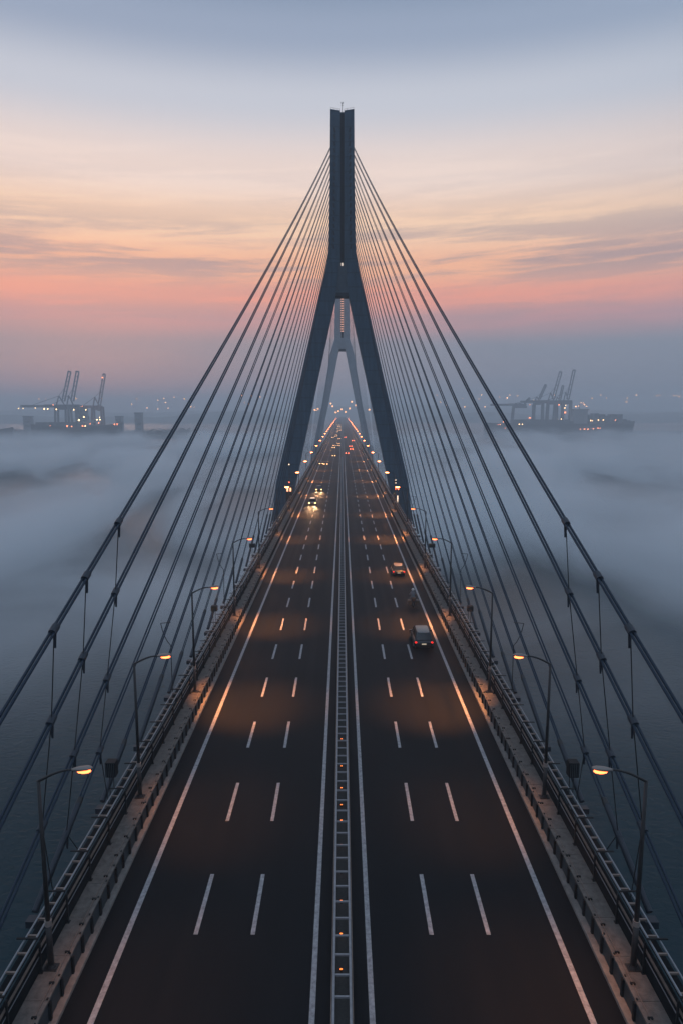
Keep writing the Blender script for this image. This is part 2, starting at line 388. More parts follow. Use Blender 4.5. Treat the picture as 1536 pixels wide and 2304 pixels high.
for py in rows: Ds.append(on_plane(769,py,1.34+10.95)[1])
d=Ds[-1]
while d<1400: d+=58 if d<1000 else 80; Ds.append(d)
near=make_lamp(False); farl=make_lamp(True); used=set()
for s in (-1,1):
    for i,D in enumerate(Ds):
        src=near if i<5 else farl
        if src.name in used: o=copy_tree(src)
        else: o=src; used.add(src.name)
        o.location=(s*15.08,D,1.34); o.rotation_euler=(0,0,0 if s>0 else PI)
        if i<16:
            lamp_light(o,(-2.3,0,10.72),2700 if i<2 else (25000 if i<6 else 13000))
        tag(o,'lit orange street lamp with bent arm, %s from the bottom along the %s walkway'%(ordinal(i+1),'left' if s<0 else 'right'),'street lamp','street lamps along the bridge')

# ---------------------------------------------------------------- pylons
def interp(tab,y):
    if y<=tab[0][0]: return tab[0][1]
    for (a,b),(c,d) in zip(tab,tab[1:]):
        if y<=c: return b+(d-b)*(y-a)/(c-a)
    (a,b),(c,d)=tab[-2:]; return b+(d-b)*(y-a)/(c-a)
def make_pylon(D,dep,outer,inner,ytop,ygroove,yweb,label,cm='conc',cw='conc_web'):
    H=lambda tab,y: half(interp(tab,y),y,D)
    r=empty('bridge_pylon',(0,D,0),label=label,cat='pylon')
    k=dep/6.0
    secs=[]
    for y in [ytop+(ygroove-ytop)*i/14 for i in range(15)]+[]:
        w=H(outer,y); z=z_at(y,D); g=.62*k
        ring=[(-w,0,z),(-g,1.0*k,z),(-g,2.3*k,z),(g,2.3*k,z),(g,1.0*k,z),(w,0,z),(w,dep,z),(g,dep-1*k,z),(-g,dep-1*k,z),(-w,dep,z)]
        secs.append(ring)
    MB().loft(secs[::-1]).build('shaft',M[cm],r)
    zt=z_at(ytop,D); zg=z_at(ygroove,D)
    MB().box(-.60*k,.60*k,2.22*k,2.28*k,zg,zt-.4).build('groove_shade',M['groove'],r)  # thin sheet in the groove, its shade put into the dark colour
    MB().tube([(-.18,2.0*k,zg+1),(-.18,2.0*k,zt)],.06,6).tube([(.18,2.0*k,zg+1),(.18,2.0*k,zt)],.06,6).build('lift_rail',M['black'],r)
    # legs
    ys=[ygroove]+[y for y,_ in outer if y>ygroove]
    for q in inner: 
        if q[0]>ygroove and q[0] not in ys: ys.append(q[0])
    ys.sort()
    for s in (-1,1):
        secs=[]
        for y in ys:
            z=z_at(y,D); xo=H(outer,y); xi=H(inner,y); e=.35*k
            b0=0; b1=dep
            secs.append([(s*(xi),b0,z),(s*(xo-e),b0,z),(s*xo,b0+e,z),(s*xo,b1-e,z),(s*(xo-e),b1,z),(s*xi,b1,z)])
        z=WZ-1; xo=H(outer,ys[-1])-1.2; xi=H(inner,ys[-1])-1.0; e=.35*k
        secs.append([(s*(xi),0,z),(s*(xo-e),0,z),(s*xo,e,z),(s*xo,dep-e,z),(s*(xo-e),dep,z),(s*xi,dep,z)])
        MB().loft(secs).build('leg',M[cm],r)
    # web between the legs
    n=8; secs=[]
    for i in range(n+1):
        y=ygroove+(yweb-ygroove)*i/n; z=z_at(y,D); xi=H(inner,y)+.02
        secs.append([(-xi,.7*k,z),(xi,.7*k,z),(xi,dep-.7*k,z),(-xi,dep-.7*k,z)])
    MB().loft(secs).build('web',M[cw],r)
    y=yweb; z=z_at(y,D); xi=H(inner,y)
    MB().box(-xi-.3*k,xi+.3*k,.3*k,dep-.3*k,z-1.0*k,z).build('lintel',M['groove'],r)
    # cross girder under the deck
    MB().box(-18.5,18.5,.6,dep-.6,-7.4,-3.45).build('cross_girder',M[cm],r)
    return r,H
outerN=[(245,26.7),(400,27.5),(520,29.5),(569,30.9),(600,36.5),(643,46.5),(747,70),(830,89),(1046,139.5),(1087,149),(1150,155),(1195,157)]
innerN=[(560,6),(590,7.5),(655,13),(662,14),(830,50.5),(1046,96),(1140,116),(1195,122)]
DN=218.0
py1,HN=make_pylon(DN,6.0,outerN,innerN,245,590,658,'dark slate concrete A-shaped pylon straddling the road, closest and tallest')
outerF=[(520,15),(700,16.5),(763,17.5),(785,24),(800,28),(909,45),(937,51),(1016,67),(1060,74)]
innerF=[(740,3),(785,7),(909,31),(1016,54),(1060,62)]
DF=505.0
py2,HF=make_pylon(DF,8.0,outerF,innerF,520,760,785,'pale haze-tinted pylon seen through the opening of the darker one','conc_hazed','conc_hazed')
# mast on top
zt=z_at(248,DN)
a=MB(); a.tube([(0,3,zt-.5),(0,3,zt+3.2)],.07,8); a.bar((-.35,3,zt+2.6),(.35,3,zt+2.6),.08); a.bar((-.3,3,zt+3.1),(.3,3,zt+3.1),.06)
mast=a.build('mast',M['black'],py1)
for x in (-.22,.22): MB().tube([(x,3,zt+3.1),(x,3,zt+3.5)],.1,8).build('lamp',M['socket'],mast)
# parapet rail on pylon top
tr=MB()
for s in (-1,1):
    tr.tube([(s*3.4,.2,zt+.9),(s*.6,1.2,zt+.8)],.03,5)
    for t in (0,.35,.7,1): tr.tube([(s*(3.4-2.8*t),.2+t,zt-.2),(s*(3.4-2.8*t),.2+t,zt+.9)],.03,5)
tr.build('railing',M['black'],py1)
MB().box(-.28,.28,.3,.68,z_at(597,DN),z_at(591,DN)).build('floodlight',M['flood'],py1)
# anchor slots beside the cables as dark blocks, notch shadow put into their colour
slot0=None
for s in (-1,1):
    for i in range(18):
        py=290+15.5*i; z=z_at(py,DN); t=.42
        w=half(interp(outerN,py),py,DN); x=s*(w-(w-.62)*t)
        if slot0 is None: slot0=MB().box(-.26,.26,-.12,.10,-.75,.55).build('anchor_slot_shade',M['groove'],py1); o=slot0
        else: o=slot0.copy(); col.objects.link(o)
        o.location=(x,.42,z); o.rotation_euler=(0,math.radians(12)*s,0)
# lit service ladder on far pylon
lad=MB(); z0=z_at(748,DF); z1=z_at(655,DF)
for s in (-1,1): lad.box(s*1.15-.12,s*1.15+.12,-.5,-.3,z0,z1)
ladder=lad.build('service_ladder',M['rail'],py2)
lr=None
for i in range(18):
    z=z0+(z1-z0)*(i+.5)/18
    if lr is None: lr=MB().box(-1.0,1.0,-.72,-.5,-.28,.28).build('rung_light',M['ladder_l'],ladder); o=lr
    else: o=lr.copy(); col.objects.link(o)
    o.location=(0,0,z)

# ---------------------------------------------------------------- stay cables
def cable_pts(Xt,Yt,Zt,Xa,Ya,Za,n=28):
    L=math.dist((Xt,Yt,Zt),(Xa,Ya,Za)); sag=L*L*(4e-5 if Ya<5 else 1.2e-5)
    r=[]
    for i in range(n+1):
        t=i/n; r.append(Vector((Xt+(Xa-Xt)*t,Yt+(Ya-Yt)*t,Zt+(Za-Zt)*t-4*sag*t*(1-t))))
    return r
DA=[-2,13,27,38,50,60,71,82,93,106,119,132,145,157,168,178,188,197]
GN='stay cables from the near pylon toward the viewer'
near_c={-1:[],1:[]}
for s in (-1,1):
    sd='left' if s<0 else 'right'
    for i,da in enumerate(DA):
        py=328+ (17 if i<13 else 15)*i + (24 if i>=13 else 0); z=z_at(py,DN); xt=s*(half(interp(outerN,py),py,DN)-.05)
        P=cable_pts(xt,DN+1.6,z,s*(19.4 if i==0 else 18.9),da,-.6)
        near_c[s].append(P)
        o=empty('stay_cable',tuple(P[-1]),label='twin-strand stay cable fanning down %s from the dark pylon, %s counting inward'%(sd,ordinal(i+1)),cat='cable',group=GN)
        L0=Vector(P[-1]); r=.088 if i<3 else (.072 if i<6 else (.06 if i<10 else .048))
        for q in (-.115,.115) if i<4 else ((-.08,.08) if i<9 else (-.055,.055)): MB().tube([p-L0+Vector((q,0,0)) for p in P],r,8).build('strand',M['cable'],o,smooth=True)
        # damper sleeve and collar near the deck
        t0=P[-1]; d=(P[-4]-P[-1]).normalized(); ln=5+2*(i%2)
        MB().tube([(0,0,0),tuple(d*ln)],.21,12).build('damper_sleeve',M['socket'],o)
        MB().tube([tuple(d*ln),tuple(d*(ln+.5))],[.23,.19],12).build('collar',M['pole'],o)
        MB().box(*sorted((-s*1.9,s*.5)),-.3,.3,-.9,-.45).build('anchor_block',M['socket'],o)
    # main-span side of the near pylon
    for i in range(9):
        py=345+24*i; z=z_at(py,DN)
        P=cable_pts(s*1.6,DN+5.9,z,s*17.75,DN+130-13*i,-.6,14)
        o=empty('stay_cable',tuple(P[-1]),label='thin stay cable beyond the dark pylon over the %s edge, %s counting inward'%(sd,ordinal(i+1)),cat='cable',group='stay cables beyond the near pylon')
        MB().tube([p-P[-1] for p in P],.045,6).build('strand',M['cable'],o)
    for j,sg in enumerate((-1,1)):
        for i in range(9):
            py=560+22*i; z=z_at(py,DF); xt=s*(half(interp(outerF,py),py,DF)-.05)
            P=cable_pts(xt,DF+4+2*sg,z,s*17.75,DF+sg*(138-13*i),-.6,8)
            o=empty('stay_cable',tuple(P[-1]),label='faint stay cable of the pale far pylon, %s %s side, %s counting inward'%(('near','far')[j],sd,ordinal(i+1)),cat='cable',group='stay cables of the far pylon')
            MB().tube([p-P[-1] for p in P],.055,5).build('strand',M['cable'],o)
# hangers tying the outer cables together
def at_D(P,D):
    for a,b in zip(P,P[1:]):
        if (a.y-D)*(b.y-D)<=0 and a.y!=b.y: return a+(b-a)*((a.y-D)/(a.y-b.y))
    return None
def D_for_row(P,py):
    for k in range(400):
        t=k/400*(len(P)-1); i=int(t); p=P[i]+(P[i+1]-P[i])*(t-i)
        if p.y<3: continue
        zc=p.y*CT-(p.z-CAMZ)*ST; yy=1152-F*(p.y*ST+(p.z-CAMZ)*CT)/zc
        if yy>=py: return p.y
    return None
for s in (-1,1):
    sd='left' if s<0 else 'right'
    for hi,(row,ncab) in enumerate(((1765,3),(1405,4),(1290,4),(1172,4))):
        D=D_for_row(near_c[s][0],row)
        if D is None: continue
        pts=[at_D(near_c[s][c],D) for c in range(ncab)]
        pts=[p for p in pts if p is not None]
        if hi: end=Vector((s*17.6,D,.2))
        else: end=pts[-1]
        base=empty('hanger_rod',tuple(end),label='thin upright tie rod clamped to the %s outer cables, %s from the bottom'%(sd,ordinal(hi+1)),cat='tie rod',group='tie rods between the outer cables')
        line=[p-end for p in pts]+([Vector((0,0,0))] if hi else [])
        if len(line)>1: MB().tube(line,.034,6).build('rod',M['black'],base)
        for c,p in enumerate(pts):
            q=p-end; nx=near_c[s][c]; k=min(range(len(nx)-1),key=lambda k:abs(nx[k].y-D)); d=(nx[k]-nx[k+1]).normalized()
            cl=MB().tube([tuple(q-d*.3),tuple(q+d*.3)],.24,10).build('clamp',M['socket'],base)
            MB().tube([tuple(q+Vector((0,0,-1.1))),tuple(q+Vector((0,0,-.2)))],[.06,.13],8).build('pin',M['socket'],cl)
# slender davit poles outside the fences
for s in (-1,1):
    sd='left' if s<0 else 'right'
    for k,(D,h) in enumerate(((66,8.2),(97,8.8),(168,8.0))):
        P=[(0,0,0),(0,0,h*.8)]+[(s*1.1*math.sin(a)*.9,0,h*.8+2.3*(1-math.cos(a))+.9*math.sin(a)) for a in (.3,.6,.9,1.2)]
        o=empty('davit_pole',(s*17.2,D,0),label='slender hooked davit pole outside the %s fence, %s from the bottom'%(sd,ordinal(k+1)),cat='pole',group='hooked poles outside the fences')
        MB().tube(P,.045,6).build('pole',M['pole'],o)
        MB().bar(P[-1],(P[-1][0]-s*1.0,0,P[-1][2]+.1),.06).build('hook',M['pole'],o)

# utility boxes hung outside
for s in (-1,1):
    sd='left' if s<0 else 'right'
    for k,(D,w,h,z) in enumerate(((47,.75,1.15,3.9),(88,.8,.7,3.9),(127,1.1,.7,4.6))):
        o=empty('utility_box',(s*16.95,D,0),label=('dark ribbed','low dark','wide dark')[k]+' utility box hung outside the %s fence'%sd,cat='utility box',group='utility boxes outside the fences')
        b=MB().box(-w/2,w/2,-.35,.35,z-h/2,z+h/2).build('housing',M['black'],o,bevel=.04)
        rb=MB()
        for q in range(5): rb.box(-w/2+.08+q*(w-.2)/4,-w/2+.12+q*(w-.2)/4,-.40,-.352,z-h/2+.08,z+h/2-.08)
        rb.build('fins',M['panel'],o)
        MB().tube([(-.2,0,.06),(-.2,0,z-h/2)],.035,6).build('strut',M['pole'],o)
        MB().tube([(.1,0,.06),(.1,0,z-h/2)],.035,6).build('strut',M['pole'],o)

# signals and cabinets at the foot of the pylon
def foot_things():
    D=DN-3
    def zz(py): return z_at(py,D)
    x,_=at_dist(655,1100,D); z=z_at(1100,D)
    o=empty('control_cabin',(x-.6,D,0),label='small cabin with two glowing windows at the left foot of the dark pylon',cat='cabin')
    MB().box(-1.0,1.0,-.8,.8,0,z_at(1094,D)).build('walls',M['black'],o)
    for q in (-.45,.45): MB().box(q-.27,q+.27,-.86,-.802,z_at(1105,D),z_at(1097,D)).build('window',M['warm_w'],o)
    MB().box(-1.15,1.15,-1,1,z_at(1094,D),z_at(1093,D)).build('roof',M['panel'],o)
    for px,py,mm,lab in ((666,1085,'red','red signal lamp on a short mast beside the glowing cabin'),(664.5,1045,'white_l','round white lamp on a tall mast by the left pylon leg')):
        x,z=at_dist(px,py,D+1.2); x=min(x,-16.75)
        o=empty('signal_mast',(x,D+1.2,0),label=lab,cat='signal')
        MB().tube([(0,0,0),(0,0,z-.3)],.09,8).build('mast',M['pole'],o)
        MB().ball((0,-.1,z),.24 if mm=='red' else .2,10,6).build('lamp',M[mm],o)
        MB().tube([(0,.2,z),(0,.35,z)],.5,12).build('backplate',M['black'],o)
    for px,py,mm,lab in ((868,1083,'white_l','stacked white lamp on a mast by the right pylon leg'),(876.5,1100,'red','red signal lamp by the right pylon leg, inner of the pair'),(886,1100,'red','red signal lamp by the right pylon leg, outer of the pair')):
        x,z=at_dist(px,py,D); x=max(x,16.75 if px<880 else 17.6)
        o=empty('signal_mast',(x,D-(1 if px>880 else 0),0),label=lab,cat='signal')
        MB().tube([(0,0,0),(0,0,z-.3)],.08,8).build('mast',M['pole'],o)
        if mm=='white_l':
            for q in (-.5,.4): MB().ball((0,0,z+q),.2,10,6,(1.3,1,.8)).build('lamp',M[mm],o)
        else: MB().ball((0,-.1,z),.2,10,6).build('lamp',M[mm],o)
        MB().tube([(0,.2,z),(0,.3,z)],.42,12).build('backplate',M['black'],o)
    x,z=at_dist(892,1122,D)
    o=empty('light_strip',(max(x,17.4),D-1.2,0),label='short upright white light strip at the right foot of the dark pylon',cat='light')
    MB().tube([(0,0,0),(0,0,z_at(1129,D))],.05).build('stand',M['pole'],o); MB().box(-.12,.12,-.1,.1,z_at(1129,D),z_at(1114,D)).build('tube',M['white_l'],o)
foot_things()

# ---------------------------------------------------------------- vehicles
def wheel(parent,x,y,r):
    w=MB(); w.tube([(x-.12,y,r),(x+.12,y,r)],r,16).build('tyre',M['tyre'],None)
def make_car(paint, roofm, suv=False, far=False):
    r=empty('car'); W=.93
    hb=.98 if suv else .86; hr=1.68 if suv else 1.42
    def ring(y,zb,zt,w,c=.10):
        return [(-w+c,y,zb),(w-c,y,zb),(w,y,zb+c),(w,y,(zb+zt)/2),(w-.04,y,zt-c),(w-.04-c,y,zt),(-w+.04+c,y,zt),(-w+.04,y,zt-c),(-w,y,(zb+zt)/2),(-w,y,zb+c)]
    S=[ring(-2.28,.42,hb-.20,W-.16),ring(-2.20,.30,hb-.06,W-.07),ring(-1.9,.25,hb,W),ring(-.5,.22,hb,W),ring(.9,.22,hb-.02,W),ring(1.6,.25,hb-.12,W-.02),ring(2.15,.30,hb-.24,W-.08),ring(2.28,.40,hb-.34,W-.2)]
    body=MB().loft(S).build('body',paint,r,smooth=True); 
    def gring(y,z0,z1,w0,w1): return [(-w0,y,z0),(w0,y,z0),(w1,y,z1),(-w1,y,z1)]
    yr=-2.1 if suv else -1.75
    G=[gring(yr,hb-.03,hb+.02,.80,.76),gring(yr+.42,hb-.03,hr-.06,.84,.62),gring(-.2,hb-.03,hr,.86,.66),gring(.45,hb-.03,hr-.05,.86,.64),gring(1.15,hb-.05,hb+.02,.84,.78)]
    MB().loft(G).build('windows',M['glass'],r)
    R=[]
    for y,z,w in ((yr+.36,hr-.07,.63),(yr+.55,hr-.02,.66),(-.2,hr+.035,.70),(.45,hr-.01,.67),(.56,hr-.06,.63)):
        R.append([(-w,y,z-.03),(w,y,z-.03),(w-.03,y,z+.03),(-w+.03,y,z+.03)])
    MB().loft(R).build('roof',roofm,r,smooth=True).modifiers.new('round','SUBSURF').render_levels=2
    for s in (-1,1):
        MB().bar((s*.80,yr+.02,hb-.01),(s*.64,yr+.42,hr-.05),.07,.09).bar((s*.83,1.13,hb-.03),(s*.66,.47,hr-.05),.06,.07).bar((s*.86,-.3,hb-.02),(s*.68,-.25,hr-.02),.05,.10).build('pillar',paint,r)
    for sx in (-1,1):
        for y in (-1.42,1.40):
            w=empty_wheel(r,sx*(W-.10),y)
    if not far:
        for s in (-1,1):
            MB().box(s*1.02-.12,s*1.02+.12,.72,.92,hb-.02,hb+.14).build('mirror',paint,r,bevel=.03)
            tl=[]
            MB().ball((s*(W-.17),-2.21,hb-.17),.10,10,6,(1.35,.6,.75)).build('tail_light',M['tail'],r)
            MB().ball((s*(W-.22),2.19,hb-.36),.12,10,6,(1.3,.5,.8)).build('headlight',M['chrome'],r)
        MB().box(-.22,.22,-2.33,-2.27,hb-.36,hb-.26).build('number_plate',M['plate'],r)
        MB().box(-.80,.80,-2.36,-2.20,.34,.50).build('bumper',M['black'],r,bevel=.04)
    return r
def empty_wheel(parent,x,y):
    t=MB().tube([(x-.12,y,.34),(x+.12,y,.34)],.34,18).build('wheel',M['tyre'],parent)
    sg=1 if x>0 else -1
    MB().tube([(x+sg*.121,y,.34),(x+sg*.135,y,.34)],.2,12).build('rim',M['rim'],t)
    return t
def place(o,px,py,rz=0,sc_=1):
    X,D=on_plane(px,py); o.location=(X,D,.006); o.rotation_euler=(0,0,rz); o.scale=(sc_,)*3; return o
c=make_car(M['paint_grey'],M['paint_silver'],True); place(c,952,1462,0,1.30); c.location.y+=2.6
tag(c,'grey estate car with pale roof and red tail lights, closest of the outgoing cars','car','cars heading away')
c=make_car(M['paint_blue'],M['paint_silver'],False); place(c,896,1296,0,1.24); c.location.y+=2.4
tag(c,'dark car with a pale roof ahead of the motorcyclist','car','cars heading away')

# motorcycle and rider
def make_bike(loc,k):
    r=empty('motorcycle',loc,label='motorcycle with broad brown side cases between the two cars',cat='motorcycle'); r.scale=(k,)*3
    for y in (-.72,.72):
        pts=[(0,y+.30*math.cos(a),.33+.30*math.sin(a)) for a in [2*PI*i/20 for i in range(21)]]
        w=MB().tube(pts,.055,8,cap=False).build('wheel',M['tyre'],r,smooth=True); MB().tube([(-.05,y,.33),(.05,y,.33)],.2,12).build('hub',M['rim'],w)
    MB().loft([[(-.1,y,z0),(.1,y,z0),(.16,y,(z0+z1)/2),(.1,y,z1),(-.1,y,z1),(-.16,y,(z0+z1)/2)] for y,z0,z1 in ((-.6,.6,.78),(-.2,.35,.80),(.25,.35,.98),(.55,.6,.95))]).build('body',M['paint_blue'],r,smooth=True)
    MB().box(-.15,.15,-.75,.05,.78,.86).build('seat',M['black'],r,bevel=.03)
    MB().bar((-.38,.42,1.08),(.38,.42,1.08),.04).bar((0,.72,.33),(0,.42,1.08),.07).build('handlebar',M['chrome'],r)
    for s in (-1,1): MB().box(*sorted((s*.17,s*.58)),-.85,-.2,.24,.76).build('side_case',M['case'],r,bevel=.05)
    MB().box(-.22,.22,-1.02,-.70,.84,1.14).build('top_case',M['case'],r,bevel=.05)
    MB().box(-.07,.07,-1.05,-1.022,.76,.80).build('tail_light',M['red_dull'],r)
    return r
def make_rider(loc,k):
    V=[];E=[];R=[]
    def v(p,r,par=None):
        V.append(p); R.append(r); 
        if par is not None: E.append((par,len(V)-1))
        return len(V)-1
    pel=v((0,-.30,.98),.17); sp=v((0,-.24,1.18),.16,pel); ch=v((0,-.14,1.38),.19,sp); nk=v((0,-.06,1.56),.075,ch); hd=v((0,-.01,1.70),.11,nk)
    for s in (-1,1):
        sh=v((s*.20,-.10,1.46),.085,ch); elb=v((s*.34,.10,1.24),.06,sh); wr=v((s*.33,.36,1.12),.042,elb); pa=v((s*.33,.41,1.11),.04,wr)
        for j in range(4):
            a=v((s*(.30+.022*j),.455,1.115),.011,pa); v((s*(.30+.022*j),.47,1.08),.010,a)
        v((s*.285,.44,1.075),.012,pa)
        hp=v((s*.13,-.25,.93),.12,pel); kn=v((s*.25,.20,.80),.085,hp); an=v((s*.24,-.02,.42),.055,kn); v((s*.24,.14,.36),.045,an)
    me=bpy.data.meshes.new('person'); me.from_pydata(V,E,[]); me.materials.append(M['jacket'])
    o=bpy.data.objects.new('person',me); col.objects.link(o)
    sk=o.modifiers.new('skin','SKIN'); sk.use_smooth_shade=True
    for i,sv in enumerate(me.skin_vertices[0].data): sv.radius=(R[i],R[i]); sv.use_root=(i==0)
    sb=o.modifiers.new('sub','SUBSURF'); sb.levels=1; sb.render_levels=2
    o.location=loc; o.scale=(k,)*3
    tag(o,'rider in grey clothes and pale helmet seated on the motorcycle between the cars','person')
    h=MB().ball((0,0,1.73),.155,14,9,(1,1.12,1.05)).build('helmet',M['helmet'],o,smooth=True)
    MB().ball((0,.075,1.72),.12,12,7,(1.05,1,.6)).build('visor',M['glass'],h,smooth=True)
    return o
X,D=on_plane(929,1366); make_bike((X,D+1,.006),1.45); make_rider((X,D+1,.006),1.45)

# oncoming cars with their headlights on
def add_headlights(c,m,r,tail=False):
    for s in (-1,1):
        if tail: MB().ball((s*.72,-2.26,.62),r,8,5,(1.3,.6,.8)).build('tail_light',m,c)
        else: MB().ball((s*.70,2.26,.58),r,8,5,(1.3,.6,.8)).build('headlight',m,c)
onc=make_car(M['paint_silver'],M['paint_silver'],False,True); add_headlights(onc,M['head_l'],.14)
place(onc,703,1136,PI,1.35); onc.location.y+=1.5
MB().box(-.5,.5,-.18,.1,1.47,1.56).build('roof_sign',M['white_l'],onc)
tag(onc,'oncoming car with dazzling headlights and a lit roof sign, frontmost of the traffic','car','cars coming toward the viewer')
def beams(o,p=900):
    for s in (-1,1):
        l=bpy.data.lights.new('beam','SPOT'); l.energy=p; l.color=(1,.55,.26); l.spot_size=math.radians(46); l.spot_blend=.9; l.shadow_soft_size=.1
        b=bpy.data.objects.new('beam',l); col.objects.link(b); b.parent=o; b.location=(s*.7,2.5,.62); b.rotation_euler=(math.radians(83),0,0)
beams(onc,2200)
on2=make_car(M['paint_grey'],M['paint_grey'],False,True); add_headlights(on2,M['head_l'],.14); place(on2,718,1104,PI,1.3); beams(on2,1500)
tag(on2,'oncoming car with warm headlights just behind the dazzling one','car','cars coming toward the viewer')
fonc=make_car(M['paint_grey'],M['paint_grey'],False,True); add_headlights(fonc,M['head_far'],.2)
fout=make_car(M['paint_grey'],M['paint_grey'],False,True); add_headlights(fout,M['tail_far'],.26,True)
spots=[(751,1027),(723,1045),(733,1046)]
lane=[-3.3,-6.8,-10.4]
far=[]
for px,py in spots: far.append(on_plane(px,py))
rnd=random.Random(3)
d=540
while d<1400:
    for L_ in (0,1) if rnd.random()<.75 else (0,1,2):
        if rnd.random()<.5: far.append((lane[L_]+rnd.uniform(-.4,.4),d+rnd.uniform(-6,6)))
    d+=34
far.sort(key=lambda p:p[1])
for i,(X,D) in enumerate(far[:44]):
    o=fonc if i==0 else copy_tree(fonc)
    o.location=(X,D,.006); o.rotation_euler=(0,0,PI); o.scale=(1.15,)*3
    tag(o,'tiny oncoming car with headlights on in the foggy queue, %s into the distance'%ordinal(i+1),'car','far oncoming cars')
out=[(3.4,470),(7.0,520)]+[(rnd.choice((3.3,6.8,10.4)),560+i*95+rnd.uniform(-12,12)) for i in range(3)]
for i,(X,D) in enumerate(out):
    o=fout if i==0 else copy_tree(fout)
    o.location=(X,D,.006); o.scale=(1.15,)*3
    tag(o,'tiny car driving away with red tail lights, %s counted into the distance'%ordinal(i+1),'car','far outgoing cars')

# ---------------------------------------------------------------- harbour
def make_crane(D,pf_y,top,hinge,base_y,label,sgn,reach,lights,m=None,w=26,boom_w=7):
    """pf_y: row of the girder; top/hinge: pixel ends of the raised boom; reach: px of girder ends"""
    m=m or M['crane']
    X,Z=at_dist(hinge[0],hinge[1],D); zg=z_at(pf_y,D); zb=WZ+4; 
    r=empty('gantry_crane',(X,D,zb),label=label,cat='crane',group='harbour gantry cranes')
    def rel(px,py,dy=0): a,b=at_dist(px,py,D); return (a-X,dy,b-zb)
    tx,_,tz=rel(*top)
    hz=rel(*hinge)[2]; g=zg-zb
    x0=rel(reach[0],pf_y)[0]; x1=rel(reach[1],pf_y)[0]
    bm=MB()
    for dy in (-boom_w/2,boom_w/2):
        pass
    # boom: two chords side by side with struts and a closed head
    wd=Vector((1,0,0))*boom_w*.5
    A=Vector((0,0,hz)); B=Vector((tx,0,tz)); ax=(B-A).normalized(); sd=Vector((ax.z,0,-ax.x))*boom_w*.42
    for q in (-1,1):
        bm.bar(A+sd*q,B+sd*q,2.2,3)
    for i in range(7):
        t=i/6; bm.bar(A+(B-A)*t-sd,A+(B-A)*t+sd,1.2)
    bm.bar(B-sd*1.1,B+sd*1.1,3.2)
    bm.build('boom',m,r)
    gm=MB(); gm.bar((x0,0,g),(x1,0,g),5,5.5); gm.bar((x0,8,g),(x1,8,g),3,3)
    gm.build('girder',m,r)
    for lx in (-w*.5-2,w*.5-2):
        for dy in (-9,9):
            MB().bar((lx,dy,0),(lx*.85,dy*.8,g),3.6).build('leg',m,r)
    MB().bar((-w*.5-2,-9,g*.42),(w*.5-2,-9,g*.42),2.2).bar((-w*.5-2,9,g*.42),(w*.5-2,9,g*.42),2.2).bar((-w*.5-2,-9,1),(-w*.5-2,9,1),3).bar((w*.5-2,-9,1),(w*.5-2,9,1),3).build('sill_beam',m,r)
    ap=(-w*.28,0,g+ (tz-g)*.30)
    MB().bar((-w*.5,0,g),ap,2.2).bar((w*.1,0,g),ap,2.2).bar(ap,(x0*.8,0,g),.8).bar(ap,tuple(A+(B-A)*.55),.7).build('apex_frame',m,r)
    MB().box(-w*.45,w*.1,-6,6,g-8,g-2.8).build('machinery_house',m,r)
    for px,py,c,rad in lights:
        q=rel(px,py); MB().ball((q[0],-12,q[2]),rad,6,4).build('floodlight',M[c],r)
    return r
LD=1560
make_crane(LD,914,(157,836),(143,902),960,'left harbour crane with raised boom, leftmost of the three',1,(47,150),[(48,919,'port',1.2),(58,919,'port',.9),(85,918,'port',1.0),(105,920,'port',1.8),(113,920,'port',1.5)],w=34)
make_crane(LD-12,913,(175,836),(163,902),960,'left harbour crane with raised boom, middle of the three',1,(100,180),[(132,921,'port',1.5),(125,911,'port_r',1.2),(171,922,'port',1.5)],w=26)
make_crane(LD+10,915,(235,842),(222,924),960,'left harbour crane standing alone with raised boom and a red light on its head',1,(175,228),[(235,850,'port_r',1.6),(198,922,'port',1.5),(186,914,'port',.8),(190,914,'port_r',.8)],m=M['crane_r'],w=24,boom_w=6)
RD=1800
make_crane(RD,903,(1290,833),(1276,898),950,'right harbour crane with the tallest raised boom',1,(1215,1285),[(1266,918,'port',1.5),(1267,928,'port_r',2.2),(1268,912,'port',1.2)],w=22,boom_w=7)
make_crane(RD-15,903,(1260,837),(1243,898),950,'right harbour crane with raised boom beside the tallest one',1,(1185,1255),[(1253,911,'port_r',1.8),(1258,943,'port',1.6)],w=26,boom_w=7)
make_crane(RD+12,905,(1265,868),(1258,900),950,'right harbour crane with a short boom between the two tall ones',1,(1200,1262),[(1250,943,'port',1.6)],w=24,boom_w=5)
make_crane(RD+30,904,(1226,866),(1212,898),950,'right harbour crane with low slanting boom, left of the tall pair',1,(1170,1226),[(1187,940,'port_r',1.6),(1196,901,'port',.8)],w=26,boom_w=5)
make_crane(RD-5,911,(1190,896),(1178,908),950,'low hazy gantry at the far end of the right container ship',1,(1103,1182),[(1188,911,'port_r',1)],w=60,boom_w=4)

